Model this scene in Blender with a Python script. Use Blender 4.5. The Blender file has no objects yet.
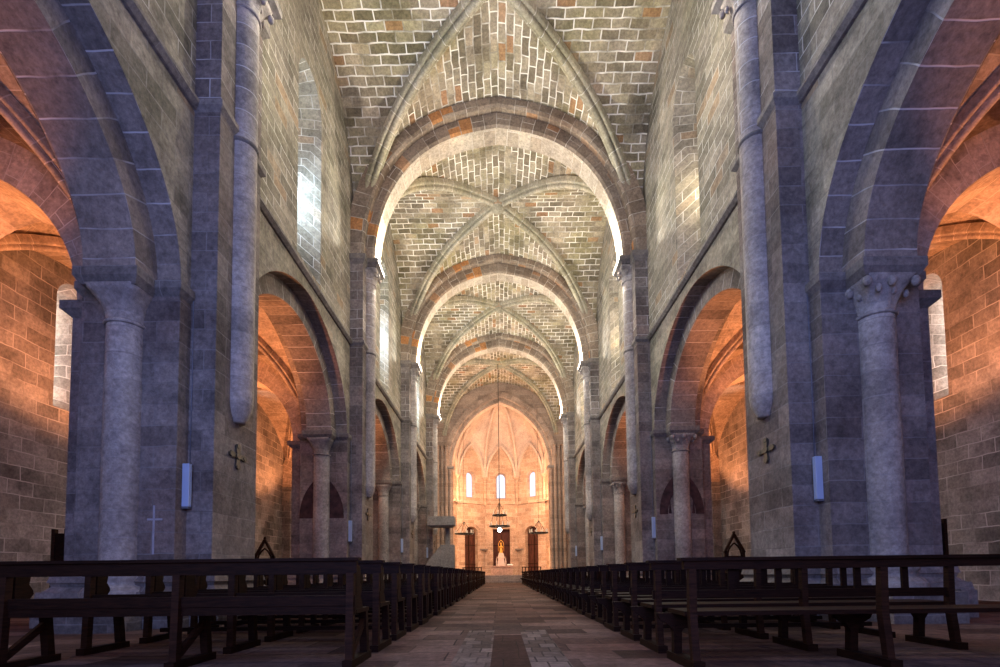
import bpy, bmesh, math, random
from mathutils import Vector, Matrix
random.seed(7)
sc = bpy.context.scene
COL = sc.collection
PI = math.pi

# ------------------------------------------------------------------ mesh builder
class MB:
    def __init__(s):
        s.v = []; s.f = []; s.uv = []; s.sm = []
    def face(s, pts, uvs=None, smooth=False):
        pts = [Vector(p) for p in pts]
        i = len(s.v); s.v += pts; s.f.append(list(range(i, i+len(pts)))); s.sm.append(smooth)
        if uvs is None:
            n = Vector((0, 0, 0))
            for a in range(1, len(pts)-1):
                n += (pts[a]-pts[0]).cross(pts[a+1]-pts[0])
            ax, ay, az = abs(n.x), abs(n.y), abs(n.z)
            if az >= ax and az >= ay: uvs = [(p.x, p.y) for p in pts]
            elif ax >= ay: uvs = [(p.y, p.z) for p in pts]
            else: uvs = [(p.x+.37, p.z) for p in pts]
        s.uv.append(uvs)
    def box(s, x0, x1, y0, y1, z0, z1):
        c = [(x0,y0,z0),(x1,y0,z0),(x1,y1,z0),(x0,y1,z0),(x0,y0,z1),(x1,y0,z1),(x1,y1,z1),(x0,y1,z1)]
        for q in ((3,2,1,0),(4,5,6,7),(0,1,5,4),(1,2,6,5),(2,3,7,6),(3,0,4,7)):
            s.face([c[k] for k in q])
        return s
    def frustum(s, r0, z0, r1, z1):            # rectangles (x0,x1,y0,y1) at two heights
        b = [(r0[0],r0[2],z0),(r0[1],r0[2],z0),(r0[1],r0[3],z0),(r0[0],r0[3],z0)]
        t = [(r1[0],r1[2],z1),(r1[1],r1[2],z1),(r1[1],r1[3],z1),(r1[0],r1[3],z1)]
        s.face(b[::-1]); s.face(t)
        for k in range(4):
            j = (k+1) % 4; s.face([b[k], b[j], t[j], t[k]])
        return s
    def bar(s, p0, p1, w, h, up=(0, 0, 1)):     # rectangular beam between points
        p0 = Vector(p0); p1 = Vector(p1); d = (p1-p0).normalized(); u = Vector(up)
        a = d.cross(u)
        if a.length < 1e-4: a = d.cross(Vector((0, 1, 0)))
        a.normalize(); b = a.cross(d).normalized()
        q = [a*x*w/2+b*y*h/2 for x, y in ((-1,-1),(1,-1),(1,1),(-1,1))]
        A = [p0+o for o in q]; B = [p1+o for o in q]
        s.face(A[::-1]); s.face(B)
        for k in range(4):
            j = (k+1) % 4; s.face([A[k], A[j], B[j], B[k]])
        return s
    def lathe(s, c, prof, n=24, a0=0, a1=2*PI, cap=True):   # prof: (r,z) list, about vertical axis at c=(x,y)
        for i in range(n):
            t0 = a0+(a1-a0)*i/n; t1 = a0+(a1-a0)*(i+1)/n
            for (r0, z0), (r1, z1) in zip(prof, prof[1:]):
                P = lambda r, t, z: (c[0]+r*math.cos(t), c[1]+r*math.sin(t), z)
                R = max(r0, r1, .05)
                if r0 < 1e-6:   s.face([P(r0,t0,z0),P(r1,t1,z1),P(r1,t0,z1)],[(R*t0,z0),(R*t1,z1),(R*t0,z1)],True)
                elif r1 < 1e-6: s.face([P(r0,t0,z0),P(r0,t1,z0),P(r1,t0,z1)],[(R*t0,z0),(R*t1,z0),(R*t0,z1)],True)
                else: s.face([P(r0,t0,z0),P(r0,t1,z0),P(r1,t1,z1),P(r1,t0,z1)],[(R*t0,z0),(R*t1,z0),(R*t1,z1),(R*t0,z1)],True)
        return s
    def tube(s, pts, r, n=8, closed=False):
        pts = [Vector(p) for p in pts]; N = len(pts); rings = []
        for i, p in enumerate(pts):
            if closed: d = pts[(i+1) % N]-pts[i-1]
            else: d = pts[min(i+1, N-1)]-pts[max(i-1, 0)]
            d.normalize(); u = Vector((0,0,1)) if abs(d.z) < .9 else Vector((0,1,0))
            a = d.cross(u).normalized(); b = a.cross(d)
            rr = r[i] if isinstance(r, (list, tuple)) else r
            rings.append([p+a*rr*math.cos(2*PI*k/n)+b*rr*math.sin(2*PI*k/n) for k in range(n)])
        for i in range(N if closed else N-1):
            A = rings[i]; B = rings[(i+1) % N]
            for k in range(n):
                j = (k+1) % n; s.face([A[k], A[j], B[j], B[k]], None, True)
        if not closed: s.face(rings[0][::-1]); s.face(rings[-1])
        return s
    def ball(s, c, r, n=10, sc=(1, 1, 1)):
        m = n//2
        P = lambda i, j: (c[0]+r*sc[0]*math.sin(PI*i/m)*math.cos(2*PI*j/n), c[1]+r*sc[1]*math.sin(PI*i/m)*math.sin(2*PI*j/n), c[2]+r*sc[2]*math.cos(PI*i/m))
        for i in range(m):
            for j in range(n):
                q = [P(i,j),P(i+1,j),P(i+1,j+1),P(i,j+1)]
                if i == 0: q = [q[0],q[1],q[2]]
                elif i == m-1: q = [q[0],q[1],q[3]]
                s.face(q, None, True)
        return s
    def prism(s, poly, map3, t0, t1):           # 2D outline extruded; map3(a,b,t)->3D
        A = [map3(a, b, t0) for a, b in poly]; B = [map3(a, b, t1) for a, b in poly]
        s.face(A[::-1]); s.face(B); n = len(poly)
        for k in range(n):
            j = (k+1) % n; s.face([A[k], A[j], B[j], B[k]])
        return s
    def sweep(s, rings, closed=True, smooth=False, caps=True):   # list of rings (3D lists); v runs along, u round
        L = 0.0; n = len(rings[0])
        per = [0.0]
        for k in range(n):
            per.append(per[-1]+(Vector(rings[0][(k+1) % n])-Vector(rings[0][k])).length)
        for A, B in zip(rings, rings[1:]):
            dl = (Vector(B[0])-Vector(A[0])).length
            for k in range(n if closed else n-1):
                j = (k+1) % n
                s.face([A[k], A[j], B[j], B[k]], [(per[k], L), (per[k+1], L), (per[k+1], L+dl), (per[k], L+dl)], smooth)
            L += dl
        if caps and closed: s.face(rings[0][::-1]); s.face(rings[-1])
        return s
    def build(s, name, mat, parent=None, weld=True, bevel=0, solid=False):
        me = bpy.data.meshes.new(name)
        me.from_pydata([tuple(p) for p in s.v], [], s.f)
        lay = me.uv_layers.new(name='UVMap'); k = 0
        for fu in s.uv:
            for u in fu: lay.data[k].uv = u; k += 1
        me.polygons.foreach_set('use_smooth', s.sm)
        bm = bmesh.new(); bm.from_mesh(me)
        if weld: bmesh.ops.remove_doubles(bm, verts=bm.verts, dist=1e-4)
        bmesh.ops.recalc_face_normals(bm, faces=bm.faces)
        bm.to_mesh(me); bm.free()
        me.materials.append(mat)
        o = bpy.data.objects.new(name, me); COL.objects.link(o)
        if parent: o.parent = parent
        if bevel:
            m = o.modifiers.new('edge', 'BEVEL'); m.width = bevel; m.segments = 2; m.limit_method = 'ANGLE'
        return o

def thing(name, label, cat, loc=(0, 0, 0), group=None, rz=0):
    o = bpy.data.objects.new(name, None); COL.objects.link(o); o.empty_display_size = .2
    o.location = loc; o.rotation_euler = (0, 0, rz)
    return tag(o, label, cat, group)
def tag(o, label, cat, group=None):
    o['label'] = label; o['category'] = cat; o['kind'] = 'thing'
    if group: o['group'] = group
    return o
def struct(o, label=None, cat=None):
    o['kind'] = 'structure'
    if label: o['label'] = label
    if cat: o['category'] = cat
    return o
def dup(root, loc, label, mirror=False):
    r = root.copy(); COL.objects.link(r); r.location = loc; r['label'] = label
    for ch in list(root.children):
        c = ch.copy(); COL.objects.link(c); c.parent = r
        for g in list(ch.children):
            d = g.copy(); COL.objects.link(d); d.parent = c
    return r

# ------------------------------------------------------------------ materials
def new_mat(name):
    m = bpy.data.materials.new(name); m.use_nodes = True
    nt = m.node_tree; return m, nt, nt.nodes, nt.links, nt.nodes['Principled BSDF']
def ramp(N, stops):
    r = N.new('ShaderNodeValToRGB'); e = r.color_ramp.elements
    while len(e) < len(stops): e.new(.5)
    for k, (p, c) in enumerate(stops): e[k].position = p; e[k].color = (*c, 1)
    return r
def mix(N, L, kind, fac, a, b):
    m = N.new('ShaderNodeMix'); m.data_type = 'RGBA'; m.blend_type = kind
    for sock, val in ((m.inputs[0], fac), (m.inputs[6], a), (m.inputs[7], b)):
        if hasattr(val, 'is_linked'): L.new(val, sock)
        elif isinstance(val, (int, float)): sock.default_value = val
        else: sock.default_value = (*val, 1)
    return m.outputs[2]
def masonry(name, c1, c2, mortar, bw=.62, bh=.32, ms=.012, tint=None, tintamt=.5, stain=.55, bump=.35, rough=.9, seed=0, mfac=.8, sq=1.0, accent=None, off=.5, mz=None, wobble=.05, spec=.2, grit=.5, patch=(.36,.60)):
    m, nt, N, L, B = new_mat(name)
    uv = N.new('ShaderNodeUVMap'); uv.uv_map = 'UVMap'
    wob = N.new('ShaderNodeTexNoise'); wob.inputs['Scale'].default_value = 1.7; wob.inputs['Detail'].default_value = 2
    geo = N.new('ShaderNodeNewGeometry')
    L.new(geo.outputs['Position'], wob.inputs['Vector'])
    vs = N.new('ShaderNodeVectorMath'); vs.operation = 'MULTIPLY_ADD'
    L.new(wob.outputs['Color'], vs.inputs[0]); vs.inputs[1].default_value = (wobble, wobble, 0)
    L.new(uv.outputs['UV'], vs.inputs[2])
    off_ = N.new('ShaderNodeVectorMath'); off_.operation = 'ADD'; L.new(vs.outputs[0], off_.inputs[0]); off_.inputs[1].default_value = (seed*.37, seed*.51, 0)
    br = N.new('ShaderNodeTexBrick'); L.new(off_.outputs[0], br.inputs['Vector'])
    br.offset = off; br.squash = sq; br.squash_frequency = 3
    br.inputs['Color1'].default_value = (*c1, 1); br.inputs['Color2'].default_value = (*c2, 1); br.inputs['Mortar'].default_value = (*[(a+b)/2*.8 for a, b in zip(c1, c2)], 1)
    br.inputs['Scale'].default_value = 1; br.inputs['Mortar Size'].default_value = ms; br.inputs['Mortar Smooth'].default_value = .4
    br.inputs['Brick Width'].default_value = bw; br.inputs['Row Height'].default_value = bh; br.inputs['Bias'].default_value = 0
    col = br.outputs['Color']
    # second brick layer with same lattice gives independent random per stone
    if accent:
        b2 = N.new('ShaderNodeTexBrick'); L.new(off_.outputs[0], b2.inputs['Vector']); b2.offset = off; b2.squash = sq; b2.squash_frequency = 3
        b2.inputs['Color1'].default_value = (0, 0, 0, 1); b2.inputs['Color2'].default_value = (1, 1, 1, 1); b2.inputs['Mortar'].default_value = (0, 0, 0, 1)
        for k, v_ in (('Scale', 1), ('Mortar Size', ms), ('Brick Width', bw), ('Row Height', bh)): b2.inputs[k].default_value = v_
        rp = ramp(N, [(.91, (0, 0, 0)), (.96, (1, 1, 1))]); L.new(b2.outputs['Color'], rp.inputs[0])
        col = mix(N, L, 'MIX', rp.outputs[0], col, accent)
    # patchy pointing
    pn = N.new('ShaderNodeTexNoise'); pn.inputs['Scale'].default_value = 1.1; pn.inputs['Detail'].default_value = 4
    pv = N.new('ShaderNodeVectorMath'); pv.operation = 'ADD'; L.new(geo.outputs['Position'], pv.inputs[0]); pv.inputs[1].default_value = (5+seed, 31, 9)
    L.new(pv.outputs[0], pn.inputs['Vector'])
    pr = ramp(N, [(patch[0], (.12,)*3), (patch[1], (1,)*3)]); L.new(pn.outputs['Fac'], pr.inputs[0])
    mf = N.new('ShaderNodeMath'); mf.operation = 'MULTIPLY'; L.new(br.outputs['Fac'], mf.inputs[0]); L.new(pr.outputs[0], mf.inputs[1])
    if mz:
        sp_ = N.new('ShaderNodeSeparateXYZ'); L.new(geo.outputs['Position'], sp_.inputs[0])
        mr = N.new('ShaderNodeMapRange'); L.new(sp_.outputs['Z'], mr.inputs['Value'])
        mr.inputs['From Min'].default_value = mz[0]; mr.inputs['From Max'].default_value = mz[1]; mr.inputs['To Min'].default_value = .22; mr.inputs['To Max'].default_value = 1
        m2 = N.new('ShaderNodeMath'); m2.operation = 'MULTIPLY'; L.new(mf.outputs[0], m2.inputs[0]); L.new(mr.outputs[0], m2.inputs[1]); mf = m2
    # broad stains
    ns = N.new('ShaderNodeTexNoise'); ns.inputs['Scale'].default_value = .8; ns.inputs['Detail'].default_value = 8; ns.inputs['Roughness'].default_value = .68
    L.new(geo.outputs['Position'], ns.inputs['Vector'])
    rs = ramp(N, [(.3, (1-stain,)*3), (.5, (.95,)*3), (.72, (1.25, 1.22, 1.15))]); L.new(ns.outputs['Fac'], rs.inputs[0])
    col = mix(N, L, 'MULTIPLY', .9, col, rs.outputs[0])
    if tint:
        n3 = N.new('ShaderNodeTexNoise'); n3.inputs['Scale'].default_value = .55; n3.inputs['Detail'].default_value = 5
        ps = N.new('ShaderNodeVectorMath'); ps.operation = 'ADD'; L.new(geo.outputs['Position'], ps.inputs[0]); ps.inputs[1].default_value = (13, 7, 3)
        L.new(ps.outputs[0], n3.inputs['Vector'])
        rt = ramp(N, [(.42, (0, 0, 0)), (.66, (tintamt,)*3)]); L.new(n3.outputs['Fac'], rt.inputs[0])
        col = mix(N, L, 'MULTIPLY', rt.outputs[0], col, tint)
    fine = N.new('ShaderNodeTexNoise'); fine.inputs['Scale'].default_value = 14; fine.inputs['Detail'].default_value = 6; fine.inputs['Roughness'].default_value = .7
    L.new(geo.outputs['Position'], fine.inputs['Vector'])
    rf = ramp(N, [(.30, (.62,)*3), (.5, (.98,)*3), (.72, (1.4,)*3)]); L.new(fine.outputs['Fac'], rf.inputs[0])
    col = mix(N, L, 'MULTIPLY', .85, col, rf.outputs[0])
    md = N.new('ShaderNodeTexNoise'); md.inputs['Scale'].default_value = 7.5; md.inputs['Detail'].default_value = 9; md.inputs['Roughness'].default_value = .78
    L.new(geo.outputs['Position'], md.inputs['Vector'])
    rm = ramp(N, [(.36, (.48, .46, .46)), (.5, (.96,)*3), (.64, (1.32, 1.30, 1.26))]); L.new(md.outputs['Fac'], rm.inputs[0])
    col = mix(N, L, 'MULTIPLY', grit, col, rm.outputs[0])
    col = mix(N, L, 'MIX', mf.outputs[0], col, mortar)
    L.new(col, B.inputs['Base Color']); B.inputs['Roughness'].default_value = rough
    B.inputs['Specular IOR Level'].default_value = spec
    ad = N.new('ShaderNodeMath'); ad.operation = 'MULTIPLY_ADD'; L.new(br.outputs['Fac'], ad.inputs[0]); ad.inputs[1].default_value = -.8; L.new(fine.outputs['Fac'], ad.inputs[2])
    bp = N.new('ShaderNodeBump'); bp.inputs['Strength'].default_value = bump; bp.inputs['Distance'].default_value = .03
    L.new(ad.outputs[0], bp.inputs['Height']); L.new(bp.outputs[0], B.inputs['Normal'])
    return m
def wood(name, c1, c2, scale=(3, 3, 30), rough=.45):
    m, nt, N, L, B = new_mat(name)
    tc = N.new('ShaderNodeTexCoord'); mp = N.new('ShaderNodeMapping'); mp.inputs['Scale'].default_value = scale
    L.new(tc.outputs['Object'], mp.inputs['Vector'])
    n = N.new('ShaderNodeTexNoise'); n.inputs['Scale'].default_value = 2.2; n.inputs['Detail'].default_value = 7; n.inputs['Roughness'].default_value = .65
    L.new(mp.outputs[0], n.inputs['Vector'])
    r = ramp(N, [(.3, c1), (.7, c2)]); L.new(n.outputs['Fac'], r.inputs[0]); L.new(r.outputs[0], B.inputs['Base Color'])
    B.inputs['Roughness'].default_value = rough; B.inputs['Specular IOR Level'].default_value = .12
    bp = N.new('ShaderNodeBump'); bp.inputs['Strength'].default_value = .15; bp.inputs['Distance'].default_value = .01
    L.new(n.outputs['Fac'], bp.inputs['Height']); L.new(bp.outputs[0], B.inputs['Normal'])
    return m
def plain(name, c, rough=.6, metal=0, var=.25, scale=20):
    m, nt, N, L, B = new_mat(name)
    tc = N.new('ShaderNodeTexCoord'); n = N.new('ShaderNodeTexNoise'); n.inputs['Scale'].default_value = scale; n.inputs['Detail'].default_value = 5
    L.new(tc.outputs['Object'], n.inputs['Vector'])
    r = ramp(N, [(.3, tuple(x*(1-var) for x in c)), (.7, tuple(min(1, x*(1+var)) for x in c))]); L.new(n.outputs['Fac'], r.inputs[0])
    L.new(r.outputs[0], B.inputs['Base Color']); B.inputs['Roughness'].default_value = rough; B.inputs['Metallic'].default_value = metal
    return m
def glow(name, c, s):
    m, nt, N, L, B = new_mat(name)
    B.inputs['Base Color'].default_value = (*[x*.08 for x in c], 1); B.inputs['Emission Color'].default_value = (*c, 1); B.inputs['Emission Strength'].default_value = s
    return m

M = {}
M['pier'] = masonry('pier_stone', (.17,.15,.14), (.31,.275,.255), (.60,.58,.57), 1.15, .33, .011, tint=(.80,.66,.62), tintamt=.8, stain=.62, seed=1, mz=(8.3, 8.8))
M['shaft'] = masonry('shaft_stone', (.37,.335,.31), (.50,.455,.42), (.62,.60,.60), 3.2, .40, .012, stain=.5, seed=2, mz=(8.3, 8.8), tint=(.78,.70,.68), tintamt=.6)
M['wall'] = masonry('wall_stone', (.23,.205,.165), (.42,.37,.305), (.66,.63,.57), .66, .30, .013, tint=(.82,.88,.76), tintamt=.6, stain=.6, seed=3, accent=(.36,.27,.19), mz=(8.3, 8.8), wobble=.07)
M['ring'] = masonry('arch_stone', (.20,.17,.15), (.34,.285,.245), (.62,.58,.56), 3.0, .42, .012, stain=.55, seed=4, accent=(.34,.22,.14))
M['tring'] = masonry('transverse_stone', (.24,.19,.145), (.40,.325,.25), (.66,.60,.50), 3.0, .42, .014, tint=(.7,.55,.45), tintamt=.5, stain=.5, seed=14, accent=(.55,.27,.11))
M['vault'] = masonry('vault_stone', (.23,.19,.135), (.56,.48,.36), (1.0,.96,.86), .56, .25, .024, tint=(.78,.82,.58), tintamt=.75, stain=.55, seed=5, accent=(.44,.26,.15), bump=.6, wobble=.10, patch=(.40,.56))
M['soffit_lit'] = masonry('soffit_stone', (.42,.35,.27), (.60,.53,.43), (.80,.74,.64), 3.0, .42, .012, stain=.3, seed=24, accent=(.62,.36,.17))  # paler version of the transverse stone, lamplight put into the colour
M['rib'] = masonry('rib_stone', (.38,.35,.26), (.54,.49,.38), (.80,.76,.66), 4, .5, .012, tint=(.85,.85,.62), tintamt=.5, stain=.45, seed=6, accent=(.55,.3,.15))
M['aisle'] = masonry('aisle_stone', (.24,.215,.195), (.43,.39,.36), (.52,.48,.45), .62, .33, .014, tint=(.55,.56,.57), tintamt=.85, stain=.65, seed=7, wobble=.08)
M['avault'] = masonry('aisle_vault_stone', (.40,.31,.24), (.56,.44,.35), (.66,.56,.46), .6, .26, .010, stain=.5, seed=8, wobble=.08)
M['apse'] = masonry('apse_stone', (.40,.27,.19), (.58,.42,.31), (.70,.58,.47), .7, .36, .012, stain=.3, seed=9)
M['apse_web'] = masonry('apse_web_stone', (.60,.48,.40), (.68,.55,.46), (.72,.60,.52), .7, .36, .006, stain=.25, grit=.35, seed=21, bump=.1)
M['chancel'] = masonry('chancel_stone', (.30,.22,.17), (.44,.33,.26), (.5,.43,.38), 1.2, .4, .010, stain=.4, seed=10)
M['step'] = masonry('step_stone', (.36,.29,.26), (.46,.38,.33), (.2,.16,.14), 1.4, .5, .008, stain=.4, seed=11)
M['trim'] = masonry('moulding_stone', (.20,.18,.165), (.27,.24,.22), (.3,.28,.26), .9, .5, .006, stain=.5, seed=12)
M['floor'] = masonry('floor_slabs', (.060,.036,.031), (.185,.122,.102), (.03,.02,.018), .78, .46, .010, tint=(.80,.62,.58), tintamt=.9, stain=.6, seed=13, rough=.85, bump=.25, spec=.06)
M['floor_dark'] = masonry('floor_dark_slabs', (.040,.019,.016), (.062,.030,.025), (.02,.014,.012), .30, 1.1, .008, stain=.45, seed=15, rough=.85, bump=.2, spec=.06)
M['floor_light'] = masonry('floor_light_slabs', (.085,.06,.05), (.21,.165,.145), (.04,.03,.027), .17, .27, .010, stain=.5, seed=16, rough=.85, bump=.35, spec=.08)
M['wood'] = wood('dark_pew_wood', (.006,.0022,.0012), (.028,.010,.0045), rough=.6)
M['wood2'] = wood('brown_pew_wood', (.010,.004,.0022), (.050,.019,.009), rough=.6)
M['iron'] = plain('wrought_iron', (.03,.026,.024), .55, .6)
M['bronze'] = plain('dark_bronze', (.10,.085,.06), .5, .5)
M['spk'] = plain('pale_enamel', (.45,.55,.75), .35, 0, .04, 3)
M['spk2'] = plain('grey_plastic', (.16,.17,.20), .5)
M['gold'] = plain('gold_leaf', (.85,.52,.12), .35, .75, .1)
M['marble'] = plain('pale_marble', (.62,.50,.44), .5, 0, .12, 6)
M['altar'] = masonry('altar_stone', (.55,.36,.28), (.62,.42,.33), (.45,.30,.24), .6, .5, .008, stain=.25, seed=18)
M['niche'] = wood('niche_wood', (.035,.013,.010), (.11,.040,.027), (4, 4, 1))
M['paint'] = plain('dark_wall_painting', (.055,.025,.026), .9, 0, .6, 5)
M['paper'] = plain('white_paper', (.8,.8,.78), .7, 0, .03)
M['chalk'] = plain('pale_paint_marks', (.40,.38,.42), .9, 0, .2, 9)
M['pulpit'] = masonry('pulpit_stone', (.24,.23,.22), (.29,.28,.27), (.33,.32,.31), 1.5, .6, .006, stain=.3, seed=19)
M['sky'] = glow('bright_window_glass', (.80,.90,1.0), 5.0)
M['skyr'] = glow('dull_window_glass', (1.0,.93,.82), 1.2)
M['sky2'] = glow('bluish_window_glass', (.74,.82,1.0), 1.15)
M['skyw'] = glow('aisle_window_glass', (1.0,.93,.86), 9)
M['bulb'] = glow('lamp_glass', (1.0,.95,.9), 14)
M['wax'] = plain('candle_wax', (.75,.68,.55), .6, 0, .05)

# ------------------------------------------------------------------ dimensions (metres)
YC0, BAY = 8.57, 8.5
YC = [YC0+BAY*k for k in range(4)]              # nave pier centres, nearest first
WX, OX, AX, AW = 5.03, 6.53, 6.93, 11.0        # nave wall face, aisle face, aisle pilaster face, aisle outer wall
PX = 4.60                                       # nave pilaster face
ZI, ZS, ZC, ZV = 5.36, 8.56, 11.62, 17.20       # arcade impost, string course, vault springing, vault crown
ARC_A, ARC_B = 3.32, 2.82
def arch_h(s, a=ARC_A, b=ARC_B, p=1.86):        # low pointed arcade curve
    t = min(1, abs(s)/a); return b*(1-t**p)**(1/2.0)
def pt_arch(hs, rise, n=24):                    # two-centred pointed arch from left spring to right spring
    c = (rise*rise-hs*hs)/(2*hs); R = hs+c; am = math.asin(min(1, rise/R)); out = []
    for i in range(n+1):
        a = am*i/n; out.append((-(R*math.cos(a)-c), R*math.sin(a)))
    return out+[(-x, z) for x, z in out[-2::-1]]
def haunch(t): return .86*math.sqrt(max(0, 1-min(1, t)**2.9))+.14*(1-min(1, t))
def tr_arch(hs, rise, n=30):
    return [(-hs*math.cos(PI*i/(2*n)), rise*haunch(math.cos(PI*i/(2*n)))) for i in range(n+1)]+[(hs*math.cos(PI*i/(2*n)), rise*haunch(math.cos(PI*i/(2*n)))) for i in range(n-1, -1, -1)]
def norm_f(t):
    return haunch(t)
def norm_g(t):                                  # vault profile, t in 0..1 -> 0..1
    hs, rise = 5.0, 5.6; c = (rise*rise-hs*hs)/(2*hs); R = hs+c
    return math.sqrt(max(0, R*R-(t*hs+c)**2))/rise

def wall_panel(mb, u0, u1, z0, z1, ops, P, depth=None, extra=()):
    """wall in (u,z); ops: dicts u0,u1,zb,top(u); P(u,z,d)->3D. Reveals go to depth with optional splay 'in'."""
    us = {u0, u1, *extra}
    for o in ops:
        n = o.get('n', 24)
        for k in range(n+1):
            u = o['u0']+(o['u1']-o['u0'])*.5*(1-math.cos(PI*k/n))
            if u0 <= u <= u1: us.add(round(u, 5))
        us |= {x for x in (o['u0'], o['u1']) if u0 <= x <= u1}
    us = sorted(us)
    for a, b in zip(us, us[1:]):
        if b-a < 1e-5: continue
        m = (a+b)/2; cur = (z0, z0)
        for o in sorted([o for o in ops if o['u0'] < m < o['u1']], key=lambda o: o['zb']):
            if o['zb'] > cur[0]+1e-4:
                mb.face([P(a,cur[0],0),P(b,cur[1],0),P(b,o['zb'],0),P(a,o['zb'],0)], [(a,cur[0]),(b,cur[1]),(b,o['zb']),(a,o['zb'])])
            cur = (o['top'](a), o['top'](b))
        mb.face([P(a,cur[0],0),P(b,cur[1],0),P(b,z1,0),P(a,z1,0)], [(a,cur[0]),(b,cur[1]),(b,z1),(a,z1)])
def outline(o, n=24, sx=1.0, sz=1.0):
    c = (o['u0']+o['u1'])/2; pts = [(o['u1'], o['zb']), ]
    pts = [(o['u0'], o['zb'])]
    for k in range(n+1):
        u = o['u0']+(o['u1']-o['u0'])*.5*(1-math.cos(PI*k/n)); pts.append((u, o['top'](u)))
    pts.append((o['u1'], o['zb'])); return pts
def reveal(mb, o, P, depth, shrink=0, sill=True, n=24):
    pts = outline(o, n); c = (o['u0']+o['u1'])/2; w = (o['u1']-o['u0'])/2
    zt = max(z for u, z in pts)
    inn = [(c+(u-c)*(w-shrink)/w, o['zb']+o.get('sill', 0)+(z-o['zb'])*(zt-shrink-o['zb']-o.get('sill', 0))/(zt-o['zb'])) for u, z in pts]
    L = 0
    rng = range(len(pts)) if sill else range(len(pts)-1)
    for k in rng:
        j = (k+1) % len(pts); d = math.dist(pts[k], pts[j])
        mb.face([P(*pts[k],0),P(*pts[j],0),P(*inn[j],depth),P(*inn[k],depth)], [(0,L),(0,L+d),(depth,L+d),(depth,L)], False)
        L += d
    return inn

# ------------------------------------------------------------------ floor
fl = MB()
fl.face([(-11.3,-3,0),(11.3,-3,0),(11.3,49,0),(-11.3,49,0)])
o = struct(fl.build('floor', M['floor']))
ln = MB(); ln.face([(-.13,.4,.004),(.20,.4,.004),(.20,6.1,.004),(-.13,6.1,.004)])
ln.face([(-.50,.4,.004),(-.13,.4,.004),(-.13,2.6,.004),(-.50,2.6,.004)])
ln.build('floor_center_slabs', M['floor_dark'], o)
ls = MB()
for x0, x1 in ((-.46,-.13),(.20,.53)): ls.face([(x0,.4,.006),(x1,.4,.006),(x1,6.6,.006),(x0,6.6,.006)])
ls.build('floor_pale_strip', M['floor_light'], o)

# ------------------------------------------------------------------ nave walls with arcade and clerestory openings
SIDE = {-1: 'left', 1: 'right'}
ORD = ['first', 'second', 'third', 'fourth', 'fifth', 'sixth', 'seventh', 'eighth', 'ninth', 'tenth', 'eleventh', 'twelfth', 'thirteenth', 'fourteenth', 'fifteenth', 'sixteenth', 'seventeenth', 'eighteenth', 'nineteenth', 'twentieth']
TEN = ['', '', 'twenty', 'thirty', 'forty']
def ordinal(n):
    if n <= 20: return ORD[n-1]
    if n % 10 == 0: return {30: 'thirtieth', 40: 'fortieth'}[n]
    return TEN[n//10]+'-'+ORD[n % 10-1]
BC = [YC0-BAY/2+BAY*k for k in range(4)]        # bay centres
win_n = 0
for s in (-1, 1):
    P = lambda u, z, d, s=s: (s*(WX+d), u, z)
    ops = []
    for c in BC:
        ops.append(dict(u0=c-ARC_A, u1=c+ARC_A, zb=0, top=lambda u, c=c: ZI+arch_h(u-c), n=30, arcade=True))
    for c in BC:
        ops.append(dict(u0=c-.80, u1=c+.80, zb=8.85, top=lambda u, c=c: 13.6+math.sqrt(max(0, .64-(u-c)**2)), n=14, sill=1.0))
    mb = MB(); wall_panel(mb, .07, 34.6, 0, 17.4, ops, P)
    P2 = lambda u, z, d, s=s: (s*(OX-d), u, z)
    wall_panel(mb, .07, 34.6, 0, 10.0, [q for q in ops if q.get('arcade')], P2)
    inns = []
    for q in ops:
        if not q.get('arcade'): inns.append((q, reveal(mb, q, P, 1.25, .42)))
    w = struct(mb.build('wall_'+SIDE[s], M['wall']))
    for q, inn in inns:
        win_n += 1
        g = MB(); g.face([P(u, z, 1.24) for u, z in inn])
        struct(g.build('window_%d' % win_n, M['sky'] if s < 0 else M['skyr']))
    # string course mouldings run between piers
    k = 0
    t = MB()
    for a, b in [(.07, YC[0]-.69)]+[(YC[i]+.69, YC[i+1]-.69) for i in range(3)]:
        t.prism([(0,-.10),(.05,-.10),(.12,-.03),(.12,.03),(0,.06)], lambda p, z, y, s=s: (s*(WX-p), y, ZS+z), a, b)
    struct(t.build('trim_%d' % (1 if s < 0 else 2), M['trim']))

# ------------------------------------------------------------------ arcade arches (things)
for s in (-1, 1):
    for k, c in enumerate(BC):
        root = thing('arcade_arch', '%s stone arcade arch on the %s side of the nave, counted from the front' % (ORD[k], SIDE[s]), 'arch', (0, c, 0), 'arcade arches between nave and aisles')
        def ring(a0, b0, a1, b1, x0, x1, mat, name):
            mb = MB(); n = 40; rings = []
            for i in range(n+1):
                th = PI*i/n; si = -math.cos(th)
                z0_ = ZI+arch_h(si*a0, a0, b0); z1_ = ZI+arch_h(si*a1, a1, b1)
                rings.append([(s*x0, si*a0, z0_), (s*x1, si*a0, z0_), (s*x1, si*a1, z1_), (s*x0, si*a1, z1_)])
            mb.sweep(rings); return mb.build(name, mat, root)
        ring(ARC_A, ARC_B, ARC_A+.02, ARC_B+.42, WX+.004, 5.40, M['ring'], 'outer_order')
        ring(2.84, 2.36, ARC_A+.005, ARC_B+.01, 5.40, 6.18, M['ring'], 'inner_order')
        ring(ARC_A, ARC_B, ARC_A+.02, ARC_B+.42, 6.18, OX-.004, M['ring'], 'aisle_order')

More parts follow.
